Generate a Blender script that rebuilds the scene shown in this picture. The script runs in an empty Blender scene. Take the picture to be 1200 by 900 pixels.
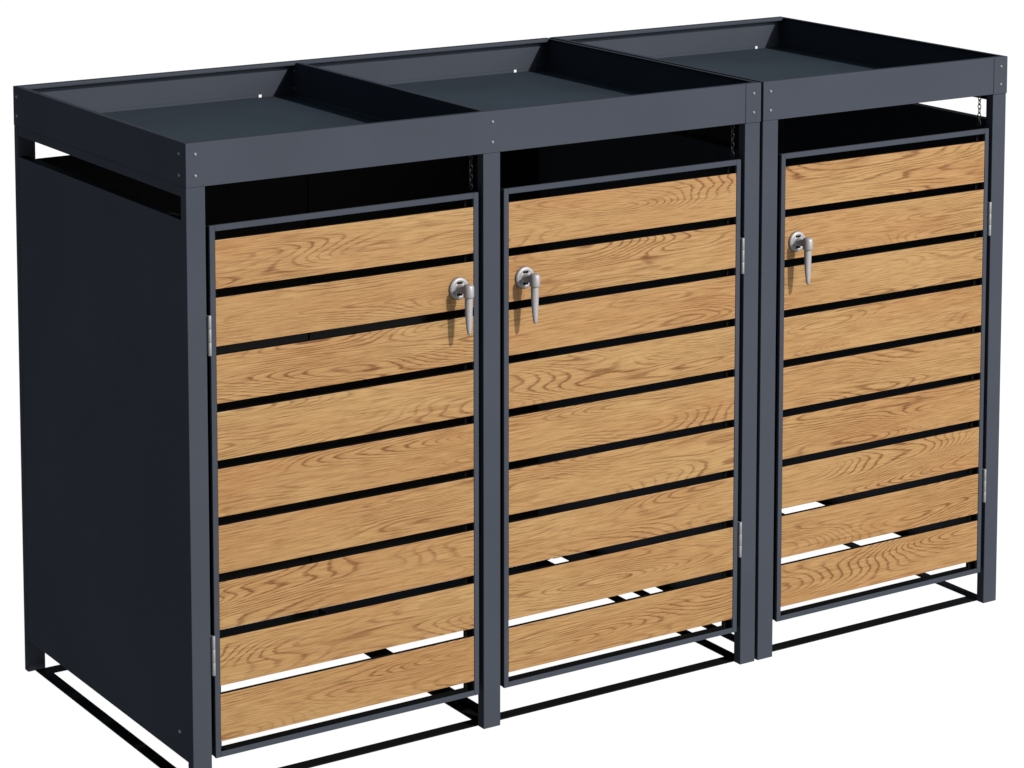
import bpy, bmesh, math, random
from mathutils import Vector, Matrix

random.seed(4)
S = bpy.context.scene
C = S.collection

# ------------------------------------------------------------------ camera
cam_d = bpy.data.cameras.new("camera")
cam_d.sensor_width = 36.0
cam_d.sensor_fit = 'HORIZONTAL'
cam_d.lens = 3181.44 / 1200 * 36
cam_d.shift_y = -(450 + 51.47) / 1200          # view camera with a falling front
cam_d.clip_start = 0.05
cam_d.clip_end = 1000
cam = bpy.data.objects.new("camera", cam_d)
cam.location = (-2.20486, -4.52525, 2.18092)
cam.rotation_euler = (math.pi / 2 - 0.109084, 0, -0.574716)
C.objects.link(cam)
S.camera = cam

# ------------------------------------------------------------------ world, key lamp, exposure
W = bpy.data.worlds.new("World")
S.world = W
W.use_nodes = True
W.node_tree.nodes["Background"].inputs[0].default_value = (0.62, 0.80, 1.0, 1)
W.node_tree.nodes["Background"].inputs[1].default_value = 0.40   # dim studio room

KEY_DIR = Vector((-0.41, 1.0, -0.68)).normalized()
KEY_DIST = 26.0
kd = bpy.data.lights.new("key_lamp", 'AREA')
kd.shape = 'DISK'
kd.size = 0.90
kd.energy = 19600
kd.color = (1.0, 0.97, 0.94)
key = bpy.data.objects.new("key_lamp", kd)
key.location = Vector((1.05, 0.2, 0.7)) - KEY_DIR * KEY_DIST
key.rotation_euler = KEY_DIR.to_track_quat('-Z', 'Y').to_euler()
C.objects.link(key)

fd = bpy.data.lights.new("added_fill", 'AREA')     # unseen broad fill, added front right to lighten the shadows
fd.shape = 'RECTANGLE'
fd.size, fd.size_y = 4.5, 3.5
fd.energy = 860
fd.color = (0.97, 0.98, 1.0)
fill = bpy.data.objects.new("added_fill", fd)
fill.location = (3.9, -6.5, 3.2)
fill.rotation_euler = (Vector((1.2, 0.2, 0.7)) - fill.location).to_track_quat('-Z', 'Y').to_euler()
C.objects.link(fill)

vs = S.view_settings
vs.view_transform = 'Standard'
vs.look = 'None'
vs.exposure = 0.0
vs.gamma = 1.0


# ------------------------------------------------------------------ materials
def new_mat(name):
    m = bpy.data.materials.new(name)
    m.use_nodes = True
    nt = m.node_tree
    return m, nt, nt.nodes["Principled BSDF"]


def N(nt, kind, **kw):
    n = nt.nodes.new(kind)
    for k, v in kw.items():
        setattr(n, k, v)
    return n


def painted(name, col, rough=0.5, spec=0.35, mottling=0.06):
    """powder coat: fine orange peel, slight cloudiness in colour and gloss"""
    m, nt, b = new_mat(name)
    geo = N(nt, 'ShaderNodeNewGeometry')
    n1 = N(nt, 'ShaderNodeTexNoise')
    n1.inputs['Scale'].default_value = 3.5
    n1.inputs['Detail'].default_value = 6
    nt.links.new(geo.outputs['Position'], n1.inputs['Vector'])
    r = N(nt, 'ShaderNodeValToRGB')
    r.color_ramp.elements[0].position = 0.3
    r.color_ramp.elements[1].position = 0.7
    r.color_ramp.elements[0].color = tuple(c * (1 - mottling) for c in col) + (1,)
    r.color_ramp.elements[1].color = tuple(c * (1 + mottling) for c in col) + (1,)
    nt.links.new(n1.outputs['Fac'], r.inputs['Fac'])
    nt.links.new(r.outputs['Color'], b.inputs['Base Color'])
    mr = N(nt, 'ShaderNodeMapRange')
    mr.inputs['To Min'].default_value = rough - 0.06
    mr.inputs['To Max'].default_value = rough + 0.06
    nt.links.new(n1.outputs['Fac'], mr.inputs['Value'])
    nt.links.new(mr.outputs['Result'], b.inputs['Roughness'])
    n2 = N(nt, 'ShaderNodeTexNoise')
    n2.inputs['Scale'].default_value = 900
    n2.inputs['Detail'].default_value = 2
    nt.links.new(geo.outputs['Position'], n2.inputs['Vector'])
    bp = N(nt, 'ShaderNodeBump')
    bp.inputs['Strength'].default_value = 0.10
    bp.inputs['Distance'].default_value = 0.0004
    nt.links.new(n2.outputs['Fac'], bp.inputs['Height'])
    nt.links.new(bp.outputs['Normal'], b.inputs['Normal'])
    b.inputs['Specular IOR Level'].default_value = spec
    return m


def metal(name, col, rough, metallic=1.0):
    m, nt, b = new_mat(name)
    geo = N(nt, 'ShaderNodeNewGeometry')
    n1 = N(nt, 'ShaderNodeTexNoise')
    n1.inputs['Scale'].default_value = 160
    nt.links.new(geo.outputs['Position'], n1.inputs['Vector'])
    mr = N(nt, 'ShaderNodeMapRange')
    mr.inputs['To Min'].default_value = rough - 0.08
    mr.inputs['To Max'].default_value = rough + 0.08
    nt.links.new(n1.outputs['Fac'], mr.inputs['Value'])
    nt.links.new(mr.outputs['Result'], b.inputs['Roughness'])
    b.inputs['Base Color'].default_value = tuple(col) + (1,)
    b.inputs['Metallic'].default_value = metallic
    return m


def oak(name):
    """oak decor: contour lines of a stretched height field make the cathedral grain"""
    m, nt, b = new_mat(name)
    L = nt.links.new
    geo = N(nt, 'ShaderNodeNewGeometry')
    sep = N(nt, 'ShaderNodeSeparateXYZ')
    L(geo.outputs['Position'], sep.inputs[0])

    def math_(op, a, bb=None, c=None):
        n = N(nt, 'ShaderNodeMath', operation=op)
        for i, v in enumerate((a, bb, c)):
            if v is None:
                continue
            if isinstance(v, (int, float)):
                n.inputs[i].default_value = v
            else:
                L(v, n.inputs[i])
        return n.outputs[0]
    # board number (boards repeat every 0.111 m) and door number give each board its own piece of the sheet
    row = math_('FLOOR', math_('DIVIDE', math_('SUBTRACT', sep.outputs['Z'], 0.0985), 0.111))
    door = math_('ADD', math_('GREATER_THAN', sep.outputs['X'], 0.68), math_('GREATER_THAN', sep.outputs['X'], 1.36))
    seed = math_('ADD', math_('MULTIPLY', row, 3.713), math_('MULTIPLY', door, 41.37))

    def coords(sx, sz, off):
        cb = N(nt, 'ShaderNodeCombineXYZ')
        L(math_('ADD', math_('MULTIPLY', sep.outputs['X'], sx), math_('MULTIPLY', seed, off)), cb.inputs[0])
        L(math_('MULTIPLY', sep.outputs['Z'], sz), cb.inputs[1])
        L(seed, cb.inputs[2])
        return cb.outputs[0]

    def noise(vec, scale, detail, rough=0.5, dist=0.0):
        n = N(nt, 'ShaderNodeTexNoise')
        n.inputs['Scale'].default_value = scale
        n.inputs['Detail'].default_value = detail
        n.inputs['Roughness'].default_value = rough
        n.inputs['Distortion'].default_value = dist
        L(vec, n.inputs['Vector'])
        return n.outputs['Fac']

    field = noise(coords(1.6, 12.5, 0.9), 1.0, 1.0, 0.30)
    wob = noise(coords(22, 260, 0.5), 1.0, 3.0, 0.6)
    h = math_('ADD', math_('MULTIPLY', field, 44.0), math_('MULTIPLY', wob, 0.55))
    fr = math_('FRACT', h)
    # each ring: slow rise, quick fall -> late wood line
    rr = N(nt, 'ShaderNodeValToRGB')
    e = rr.color_ramp.elements
    e[0].position, e[0].color = 0.0, (0, 0, 0, 1)
    e[1].position, e[1].color = 1.0, (0.0, 0.0, 0.0, 1)
    for p, v in ((0.50, 0.0), (0.66, 0.22), (0.80, 1.0), (0.90, 0.85)):
        x = e.new(p)
        x.color = (v, v, v, 1)
    L(fr, rr.inputs['Fac'])
    # rings are strong in places only
    patch = noise(coords(3.0, 14.0, 1.7), 1.0, 2.0)
    pm = N(nt, 'ShaderNodeMapRange')
    pm.inputs['From Min'].default_value = 0.40
    pm.inputs['From Max'].default_value = 0.62
    pm.inputs['To Min'].default_value = 0.10
    L(patch, pm.inputs['Value'])
    ring = math_('MULTIPLY', rr.outputs['Color'], pm.outputs['Result'])
    fib = noise(coords(16, 420, 0.3), 1.0, 3.0, 0.6)
    fib2 = noise(coords(40, 1500, 0.3), 1.0, 2.0, 0.6)
    tone = noise(coords(2.2, 9.0, 2.3), 1.0, 3.0, 0.55)

    base = N(nt, 'ShaderNodeValToRGB')
    base.color_ramp.elements[0].position = 0.32
    base.color_ramp.elements[0].color = (0.134, 0.070, 0.0262, 1)
    base.color_ramp.elements[1].position = 0.68
    base.color_ramp.elements[1].color = (0.146, 0.088, 0.0355, 1)
    L(tone, base.inputs['Fac'])

    def mixc(fac, a, colb):
        mx = N(nt, 'ShaderNodeMix', data_type='RGBA', blend_type='MULTIPLY')
        L(fac, mx.inputs[0])
        L(a, mx.inputs[6])
        mx.inputs[7].default_value = colb + (1,)
        return mx.outputs[2]

    def rng(v, a, bb, lo, hi):
        n = N(nt, 'ShaderNodeMapRange')
        n.inputs['From Min'].default_value = a
        n.inputs['From Max'].default_value = bb
        n.inputs['To Min'].default_value = lo
        n.inputs['To Max'].default_value = hi
        L(v, n.inputs['Value'])
        return n.outputs['Result']
    c = mixc(math_('MULTIPLY', ring, 0.95), base.outputs['Color'], (0.44, 0.30, 0.18))
    c = mixc(rng(fib, 0.48, 0.75, 0.0, 0.95), c, (0.55, 0.44, 0.32))
    lt = N(nt, 'ShaderNodeMix', data_type='RGBA', blend_type='MIX')
    L(rng(fib, 0.44, 0.22, 0.0, 0.55), lt.inputs[0])
    L(c, lt.inputs[6])
    lt.inputs[7].default_value = (0.197, 0.128, 0.060, 1)
    c = lt.outputs[2]
    c = mixc(rng(fib2, 0.55, 0.80, 0.0, 0.60), c, (0.62, 0.52, 0.42))
    L(c, b.inputs['Base Color'])
    L(rng(fib, 0.3, 0.7, 0.50, 0.62), b.inputs['Roughness'])
    b.inputs['Specular IOR Level'].default_value = 0.10
    bp = N(nt, 'ShaderNodeBump')
    bp.inputs['Strength'].default_value = 0.12
    bp.inputs['Distance'].default_value = 0.0006
    L(fib, bp.inputs['Height'])
    L(bp.outputs['Normal'], b.inputs['Normal'])
    return m


M_PAINT = painted("anthracite_powder_coat", (0.0204, 0.0229, 0.0286), rough=0.55, spec=0.0)
M_TRAY = painted("blue_grey_tray_sheet", (0.0150, 0.0195, 0.0248), rough=0.5, spec=0.02, mottling=0.10)
M_BLACK = painted("black_steel_and_shade", (0.0020, 0.0020, 0.0023), rough=0.7, spec=0.04)  # black slat backs; on rails, lips and interior, shade put into the colour
M_OAK = oak("oak_decor")
M_ZINC = metal("zinc", (0.105, 0.108, 0.106), 0.55, 0.35)
M_NICKEL = metal("satin_nickel", (0.135, 0.128, 0.128), 0.55, 0.35)
M_CHAIN = metal("dull_chain_steel", (0.022, 0.022, 0.023), 0.5)
M_RIVET = painted("grey_rivet", (0.055, 0.058, 0.068), rough=0.4, spec=0.3)


# ------------------------------------------------------------------ helpers
class MB:
    """collects boxes, lathes and tubes in one mesh, each with its material slot"""

    def __init__(self):
        self.bm = bmesh.new()
        self.mats = []

    def slot(self, m):
        if m not in self.mats:
            self.mats.append(m)
        return self.mats.index(m)

    def box(self, x0, x1, y0, y1, z0, z1, m):
        k = self.slot(m)
        v = [self.bm.verts.new((x, y, z)) for x in (x0, x1) for y in (y0, y1) for z in (z0, z1)]
        for f in ((0, 1, 3, 2), (4, 6, 7, 5), (0, 4, 5, 1), (2, 3, 7, 6), (0, 2, 6, 4), (1, 5, 7, 3)):
            self.bm.faces.new([v[i] for i in f]).material_index = k

    def lathe(self, origin, axis, profile, m, n=24, smooth=True, sx=1.0):
        """profile: (distance along axis, radius) pairs"""
        k = self.slot(m)
        q = Vector(axis).to_track_quat('Z', 'Y')
        o = Vector(origin)
        rings = []
        for d, r in profile:
            if r < 1e-7:
                rings.append([self.bm.verts.new(o + q @ Vector((0, 0, d)))])
            else:
                rings.append([self.bm.verts.new(o + q @ Vector((r * sx * math.cos(2 * math.pi * i / n), r * math.sin(2 * math.pi * i / n), d))) for i in range(n)])
        for a, b in zip(rings, rings[1:]):
            for i in range(n):
                j = (i + 1) % n
                if len(a) == 1 and len(b) == 1:
                    continue
                if len(a) == 1:
                    f = self.bm.faces.new((a[0], b[i], b[j]))
                elif len(b) == 1:
                    f = self.bm.faces.new((a[i], b[0], a[j]))
                else:
                    f = self.bm.faces.new((a[i], a[j], b[j], b[i]))
                f.material_index = k
                f.smooth = smooth

    def ring(self, centre, L, Wd, r, rot, m, n=16, k2=7):
        """an oval chain link: long side along Z, turned about Z by rot"""
        k = self.slot(m)
        c = Vector(centre)
        loops = []
        for i in range(n):
            a = 2 * math.pi * i / n
            p = Vector((math.cos(a) * Wd / 2, 0, math.sin(a) * L / 2))
            t = Vector((math.cos(a) / Wd, 0, math.sin(a) / L)).normalized()
            loop = []
            for j in range(k2):
                bb = 2 * math.pi * j / k2
                w = p + t * (r * math.cos(bb)) + Vector((0, 1, 0)) * (r * math.sin(bb))
                loop.append(self.bm.verts.new(c + Matrix.Rotation(rot, 3, 'Z') @ w))
            loops.append(loop)
        for i in range(n):
            a, b = loops[i], loops[(i + 1) % n]
            for j in range(k2):
                f = self.bm.faces.new((a[j], b[j], b[(j + 1) % k2], a[(j + 1) % k2]))
                f.material_index = k
                f.smooth = True

    def build(self, name, parent=None, bevel=0.0, origin=(0, 0, 0)):
        me = bpy.data.meshes.new(name)
        o = Vector(origin)
        for v in self.bm.verts:
            v.co -= o
        bmesh.ops.recalc_face_normals(self.bm, faces=self.bm.faces[:])
        self.bm.to_mesh(me)
        self.bm.free()
        for m in self.mats:
            me.materials.append(m)
        ob = bpy.data.objects.new(name, me)
        C.objects.link(ob)
        ob.location = o
        if parent is not None:
            ob.parent = parent
            ob.location = o - parent_origin(parent)
        if bevel:
            md = ob.modifiers.new("bevel", 'BEVEL')
            md.width = bevel
            md.segments = 2
            md.limit_method = 'ANGLE'
            md.angle_limit = math.radians(40)
        return ob


def parent_origin(p):
    o = Vector((0, 0, 0))
    while p is not None:
        o += p.location
        p = p.parent
    return o


def thing(name, label, cat, loc):
    o = bpy.data.objects.new(name, None)
    C.objects.link(o)
    o.location = loc
    o.empty_display_size = 0.2
    o['label'] = label
    o['category'] = cat
    return o


# ------------------------------------------------------------------ the setting
def build_ground():
    """white floor with an added glow, so that no cast shadow shows on it"""
    m, nt, b = new_mat("glowing_white_floor")
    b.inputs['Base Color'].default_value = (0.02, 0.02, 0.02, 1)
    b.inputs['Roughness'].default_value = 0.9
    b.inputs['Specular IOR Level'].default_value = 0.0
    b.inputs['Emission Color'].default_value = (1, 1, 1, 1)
    b.inputs['Emission Strength'].default_value = 1.0  # glow added to keep the floor white and free of shadows
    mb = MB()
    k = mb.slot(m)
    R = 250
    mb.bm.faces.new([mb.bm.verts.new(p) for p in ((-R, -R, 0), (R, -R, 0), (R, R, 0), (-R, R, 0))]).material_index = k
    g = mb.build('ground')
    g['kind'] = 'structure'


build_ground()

# ------------------------------------------------------------------ dimensions (metres)
D = 0.825            # depth
ZB = 1.1967          # underside of the planter band
ZT = 1.2812          # top of the planter band
PZ0, PZ1 = 0.072, 1.132   # side sheet
SLOT = 1.177         # top of the ventilation slot
LIP = 0.023


def rivet(parent, p, axis, r=0.0036, m=None):
    mb = MB()
    mb.lathe(p, axis, [(0, r), (0.0008, r * 0.96), (0.0016, r * 0.72), (0.0021, r * 0.36), (0.0023, 0)], m or M_RIVET, n=12)
    return mb.build('rivet', parent, origin=p)


def side_panel(root, x, s):
    """sheet on the side at x, s = +1 when the store lies on its +x side"""
    def bx(mb, a, b, y0, y1, z0, z1, m=M_PAINT):
        mb.box(min(x + s * a, x + s * b), max(x + s * a, x + s * b), y0, y1, z0, z1, m)
    mb = MB()
    bx(mb, 0.0010, 0.0026, 0.0242, 0.8045, PZ0, PZ1)
    bx(mb, 0.0027, LIP, 0.0242, 0.8020, PZ1 - 0.0020, PZ1 - 0.0004, M_BLACK)  # inward lips blackened so that light leaking in doesn't show on them
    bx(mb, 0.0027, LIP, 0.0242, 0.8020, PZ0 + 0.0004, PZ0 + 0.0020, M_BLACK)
    pn = mb.build('side_panel', root, bevel=0.0005, origin=(x, 0.41, PZ0))
    for y in (0.0595,):
        rivet(pn, (x + s * 0.001, y, 0.1227), (-s, 0, 0), r=0.0040, m=M_ZINC)
    mb = MB()
    bx(mb, 0.0012, 0.0030, 0.0242, 0.8045, SLOT, ZB - 0.0006)
    bx(mb, 0.0031, LIP, 0.0242, 0.8020, SLOT + 0.0004, SLOT + 0.0020, M_BLACK)  # this lip too is black in place of shade
    mb.build('side_rail', root, bevel=0.0005, origin=(x, 0.41, SLOT))


def post(root, x0, x1, front):
    y0, y1 = (0.0012, 0.0240) if front else (0.805, 0.8238)
    mb = MB()
    mb.box(x0, x1, y0, y1, 0.0006, ZB - 0.0004, M_PAINT)
    return mb.build('post', root, bevel=0.0012, origin=((x0 + x1) / 2, (y0 + y1) / 2, 0))


def flat_rail(root, x0, x1, y0, y1, flange=False):
    mb = MB()
    mb.box(x0, x1, y0, y1, 0.0006, 0.0034, M_BLACK)  # unlit look of the rails put into their black colour
    if flange:
        mb.box(x1 - 0.002, x1, y0, y1, 0.0034, 0.018, M_BLACK)
    mb.build('base_rail', root, bevel=0.0004, origin=((x0 + x1) / 2, (y0 + y1) / 2, 0))


def planter(root, x0, x1, holes, dividers):
    t = 0.0016
    mb = MB()
    # front band with its folded lip, right end covered by the corner cap
    mb.box(x0, x1 - t, 0.0, t, ZB, ZT, M_PAINT)
    mb.box(x0 + t, x1 - t, t, 0.013, ZT - t, ZT - 0.0002, M_PAINT)
    # left and right walls
    mb.box(x0, x0 + t, t, D, ZB, ZT, M_PAINT)
    mb.box(x0 + t, x0 + 0.013, 0.013, D - 0.021, ZT - t, ZT - 0.0003, M_PAINT)
    mb.box(x1 - t, x1, 0.0, D, ZB, ZT, M_PAINT)
    mb.box(x1 - 0.009, x1 - t, 0.013, D - 0.021, ZT - t, ZT - 0.0003, M_PAINT)
    # corner cap
    mb.box(x1 - 0.0405, x1, -0.0014, 0.0, ZB - 0.0003, ZT + 0.0002, M_PAINT)
    # rear wall, pierced by the drain holes
    hz0, hz1, hw = 1.2046, 1.2108, 0.0036
    y0, y1 = D - t, D
    xs = x0 + t
    mb.box(x0 + t, x1 - t, y0, y1, hz1, ZT, M_PAINT)
    mb.box(x0 + t, x1 - t, y0, y1, ZB, hz0, M_PAINT)
    for h in holes:
        mb.box(xs, h - hw, y0, y1, hz0, hz1, M_PAINT)
        xs = h + hw
    mb.box(xs, x1 - t, y0, y1, hz0, hz1, M_PAINT)
    top = mb.build('planter_top', root, bevel=0.0007, origin=((x0 + x1) / 2, D / 2, ZB))
    # rolled hem along the rear edge
    mb = MB()
    mb.box(x0 + t + 0.0004, x1 - t - 0.0004, D - 0.021, D - t - 0.0003, ZT - 0.0085, ZT + 0.0004, M_PAINT)
    mb.build('rear_hem', top, bevel=0.0028, origin=((x0 + x1) / 2, D, ZT))
    mb = MB()
    mb.box(x0 + t + 0.0002, x1 - t - 0.0002, t + 0.0002, D - t - 0.0002, 1.2020, 1.2043, M_TRAY)
    mb.build('tray_floor', top, origin=((x0 + x1) / 2, D / 2, 1.202))
    for xd in dividers:
        mb = MB()
        mb.box(xd, xd + t, t + 0.0004, D - t - 0.0004, 1.2046, ZT - 0.0022, M_PAINT)
        mb.box(xd + t, xd + 0.012, 0.0135, D - 0.0215, ZT - 0.0036, ZT - 0.0022, M_PAINT)
        mb.box(xd - 0.0016, xd - 0.0001, D - 0.030, D - t - 0.0004, 1.2046, ZT - 0.010, M_PAINT)
        dv = mb.build('divider', top, bevel=0.0006, origin=(xd, D / 2, 1.2046))
        for z in (1.2590, 1.2200):
            rivet(top, (xd - 0.0016, D - 0.016, z), (-1, 0, 0))
    # rivets
    for z in (1.2592, 1.2182):
        rivet(top, (x0 + 0.0195, 0.0, z), (0, -1, 0))
        rivet(top, (x1 - 0.0195, -0.0014, z), (0, -1, 0))
        for xd in dividers:
            rivet(top, (xd + 0.0115, 0.0, z), (0, -1, 0))
        rivet(top, (x0, 0.0278, z), (-1, 0, 0))
        rivet(top, (x0, 0.8050, z + 0.002), (-1, 0, 0))
    return top


def handle(door, x, z):
    mb = MB()
    o = (x, 0.0015, z)
    ax = (0, -1, 0)
    # rosette: stepped disc with a dark ring, then the neck
    mb.lathe(o, ax, [(0, 0), (0, 0.0225), (0.003, 0.0225), (0.0056, 0.0205), (0.0064, 0.0165), (0.0056, 0.0150), (0.0054, 0.0096), (0.0085, 0.0092), (0.010, 0.0080), (0.028, 0.0074), (0.032, 0.0080)], M_NICKEL, n=36)
    # two dark cut-outs in the dish, above and below the neck
    for dz in (0.0118, -0.0122):
        mb.box(x - 0.0062, x + 0.0062, -0.0048, -0.0030, z + dz - 0.0022, z + dz + 0.0022, M_BLACK)
    # head: short upright barrel with a ring at its lower end
    yl = -0.0370
    mb.lathe((x, yl, z + 0.0155), (0, 0, -1), [(0, 0), (0.0004, 0.005), (0.0024, 0.0100), (0.006, 0.0115), (0.024, 0.0115), (0.027, 0.0105), (0.0275, 0.0090)], M_NICKEL, n=28, sx=0.92)
    # lever: flattened, slimmer towards the rounded tip, a light swing outwards
    k = mb.slot(M_NICKEL)
    rings = []
    n = 20
    prof = [(0.012, 0.0090, 0.0078), (0.018, 0.0096, 0.0078), (0.035, 0.0096, 0.0070), (0.055, 0.0086, 0.0058), (0.072, 0.0070, 0.0050), (0.082, 0.0056, 0.0042), (0.0865, 0.0040, 0.0032), (0.0882, 0.0014, 0.0012)]
    for d, rx, ry in prof:
        off = -0.0025 * (d / 0.088) ** 2
        rings.append([mb.bm.verts.new((x + rx * 0.86 * math.cos(2 * math.pi * i / n), yl + off + ry * math.sin(2 * math.pi * i / n), z - d)) for i in range(n)])
    for a, b in zip(rings, rings[1:]):
        for i in range(n):
            f = mb.bm.faces.new((a[i], a[(i + 1) % n], b[(i + 1) % n], b[i]))
            f.material_index = k
            f.smooth = True
    mb.bm.faces.new(rings[-1]).material_index = k
    return mb.build('handle', door, origin=(x, 0.0015, z))


def hinge(door, x, z0, z1):
    mb = MB()
    r = 0.0036
    n = 3
    h = (z1 - z0) / n
    for i in range(n):
        a = z0 + i * h + 0.0002
        mb.lathe((x, -0.0012, a), (0, 0, 1), [(0, 0), (0, r * 0.92), (0.0006, r), (h - 0.0012, r), (h - 0.0006, r * 0.92), (h - 0.0006, 0)], M_ZINC, n=16)
    mb.box(x - 0.0030, x + 0.0030, -0.0005, 0.016, z0 + 0.002, z1 - 0.002, M_ZINC)
    return mb.build('hinge', door, origin=(x, 0, z0))


def door(root, x0, x1, hx, handle_x, handle_z):
    z0, z1 = 0.0775, 1.1192
    f = 0.0112
    mb = MB()
    mb.box(x0, x0 + f, 0.0008, 0.0080, z0, z1, M_PAINT)
    mb.box(x1 - f, x1, 0.0008, 0.0080, z0, z1, M_PAINT)
    mb.box(x0 + 0.0006, x0 + f, 0.0081, 0.0272, z0 + 0.0006, z1 - 0.004, M_BLACK)
    mb.box(x1 - f, x1 - 0.0006, 0.0081, 0.0272, z0 + 0.0006, z1 - 0.004, M_BLACK)
    mb.box(x0 + f, x1 - f, 0.0008, 0.0032, z1 - f, z1, M_PAINT)
    mb.box(x0 + f, x1 - f, 0.0032, 0.0080, z1 - 0.002, z1, M_PAINT)
    mb.box(x0 + f, x1 - f, 0.0008, 0.0032, z0, z0 + f, M_PAINT)
    dr = mb.build('door', root, bevel=0.0008, origin=((x0 + x1) / 2, 0.014, z0))
    mb = MB()                                     # stiffening frame behind the boards, its shade put into the black colour
    mb.box(x0 + f, x0 + f + 0.0105, 0.0190, 0.0270, z0 + 0.004, z1 - 0.004, M_BLACK)
    mb.box(x1 - f - 0.0105, x1 - f, 0.0190, 0.0270, z0 + 0.004, z1 - 0.004, M_BLACK)
    mb.box(x0 + f + 0.0105, x1 - f - 0.0105, 0.0036, 0.0270, z0 + 0.0006, z0 + f - 0.0006, M_BLACK)
    mb.build('inner_frame', dr, origin=((x0 + x1) / 2, 0.02, z0))
    mb = MB()
    mk = M_BLACK
    for i in range(9):
        a = 1.0904 - 0.111 * i
        b = a - 0.0938
        mb.box(x0 + f + 0.0004, x1 - f - 0.0004, 0.0016, 0.0040, b, a, M_OAK)
        mb.box(x0 + f + 0.0004, x1 - f - 0.0004, 0.0041, 0.0138, b + 0.0004, a - 0.0004, mk)
    mb.build('slat_panel', dr, bevel=0.0007, origin=((x0 + x1) / 2, 0.004, 0.6))
    handle(dr, handle_x, handle_z)
    hinge(dr, hx, 0.8708, 0.9488)
    hinge(dr, hx, 0.2445, 0.3230)
    return dr


def chain(root, x, y=0.030):
    mb = MB()
    n = 8
    za, zb = 1.2000, 1.1215
    p = (za - zb) / n
    for i in range(n):
        mb.ring((x, y, za - p * (i + 0.5)), p * 1.28, 0.0072, 0.0011, 0.35 + (math.pi / 2 if i % 2 else 0), M_CHAIN)
    mb.build('chain', root, origin=(x, y, za))


def back(root, spans):
    for a, b in spans:
        mb = MB()
        mb.box(a, b, 0.8030, 0.8046, PZ0, 1.124, M_BLACK)  # interior darkness painted on the sheet, hides light stripes from the slat gaps
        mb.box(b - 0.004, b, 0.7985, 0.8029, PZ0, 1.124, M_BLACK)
        mb.build('back_panel', root, bevel=0.0005, origin=((a + b) / 2, 0.82, PZ0))
        mb = MB()
        mb.box(a, b, 0.8205, 0.8222, SLOT, ZB - 0.0006, M_PAINT)
        mb.build('back_rail', root, bevel=0.0005, origin=((a + b) / 2, 0.82, SLOT))


# ------------------------------------------------------------------ double store (left)
dbl = thing('bin_store', 'wide anthracite double bin store with two oak slatted doors and a split planter top', 'bin store', (0.68, 0.41, 0))
X0, X1 = 0.0, 1.3592
for a, b in ((0, 0.040), (0.658, 0.6985), (1.319, 1.3590)):
    post(dbl, a, b, True)
    post(dbl, a, b, False)
side_panel(dbl, X0, 1)
side_panel(dbl, X1, -1)
back(dbl, ((0.0405, 0.6988), (0.6989, 1.3185)))
flat_rail(dbl, 0.016, 1.346, 0.0242, 0.0545)
flat_rail(dbl, 0.016, 1.346, 0.7690, 0.8030)
flat_rail(dbl, 0.016, 0.042, 0.0547, 0.7688)
flat_rail(dbl, 0.664, 0.6985, 0.0547, 0.7688, True)
flat_rail(dbl, 1.319, 1.346, 0.0547, 0.7688)
planter(dbl, X0, X1, (0.588, 1.2688), (0.668,))
door(dbl, 0.0480, 0.6465, 0.0445, 0.5993, 0.9300)
door(dbl, 0.7074, 1.3085, 1.3140, 0.7567, 0.9325)
chain(dbl, 0.6465)
chain(dbl, 1.3075)

# ------------------------------------------------------------------ single store (right)
sgl = thing('bin_store', 'narrow anthracite single bin store with one oak slatted door and open planter tray', 'bin store', (1.72, 0.41, 0))
X0, X1 = 1.3668, 2.0700
for a, b in ((1.3670, 1.4085), (2.030, 2.0698)):
    post(sgl, a, b, True)
    post(sgl, a, b, False)
side_panel(sgl, X0, 1)
side_panel(sgl, X1, -1)
back(sgl, ((1.409, 2.0295),))
flat_rail(sgl, 1.391, 2.056, 0.0242, 0.0545)
flat_rail(sgl, 1.391, 2.056, 0.7690, 0.8030)
flat_rail(sgl, 1.391, 1.417, 0.0547, 0.7688)
flat_rail(sgl, 2.029, 2.056, 0.0547, 0.7688)
planter(sgl, X0, X1, (1.9931,), ())
door(sgl, 1.4190, 2.0190, 2.0245, 1.4632, 0.9235)
chain(sgl, 2.0155)
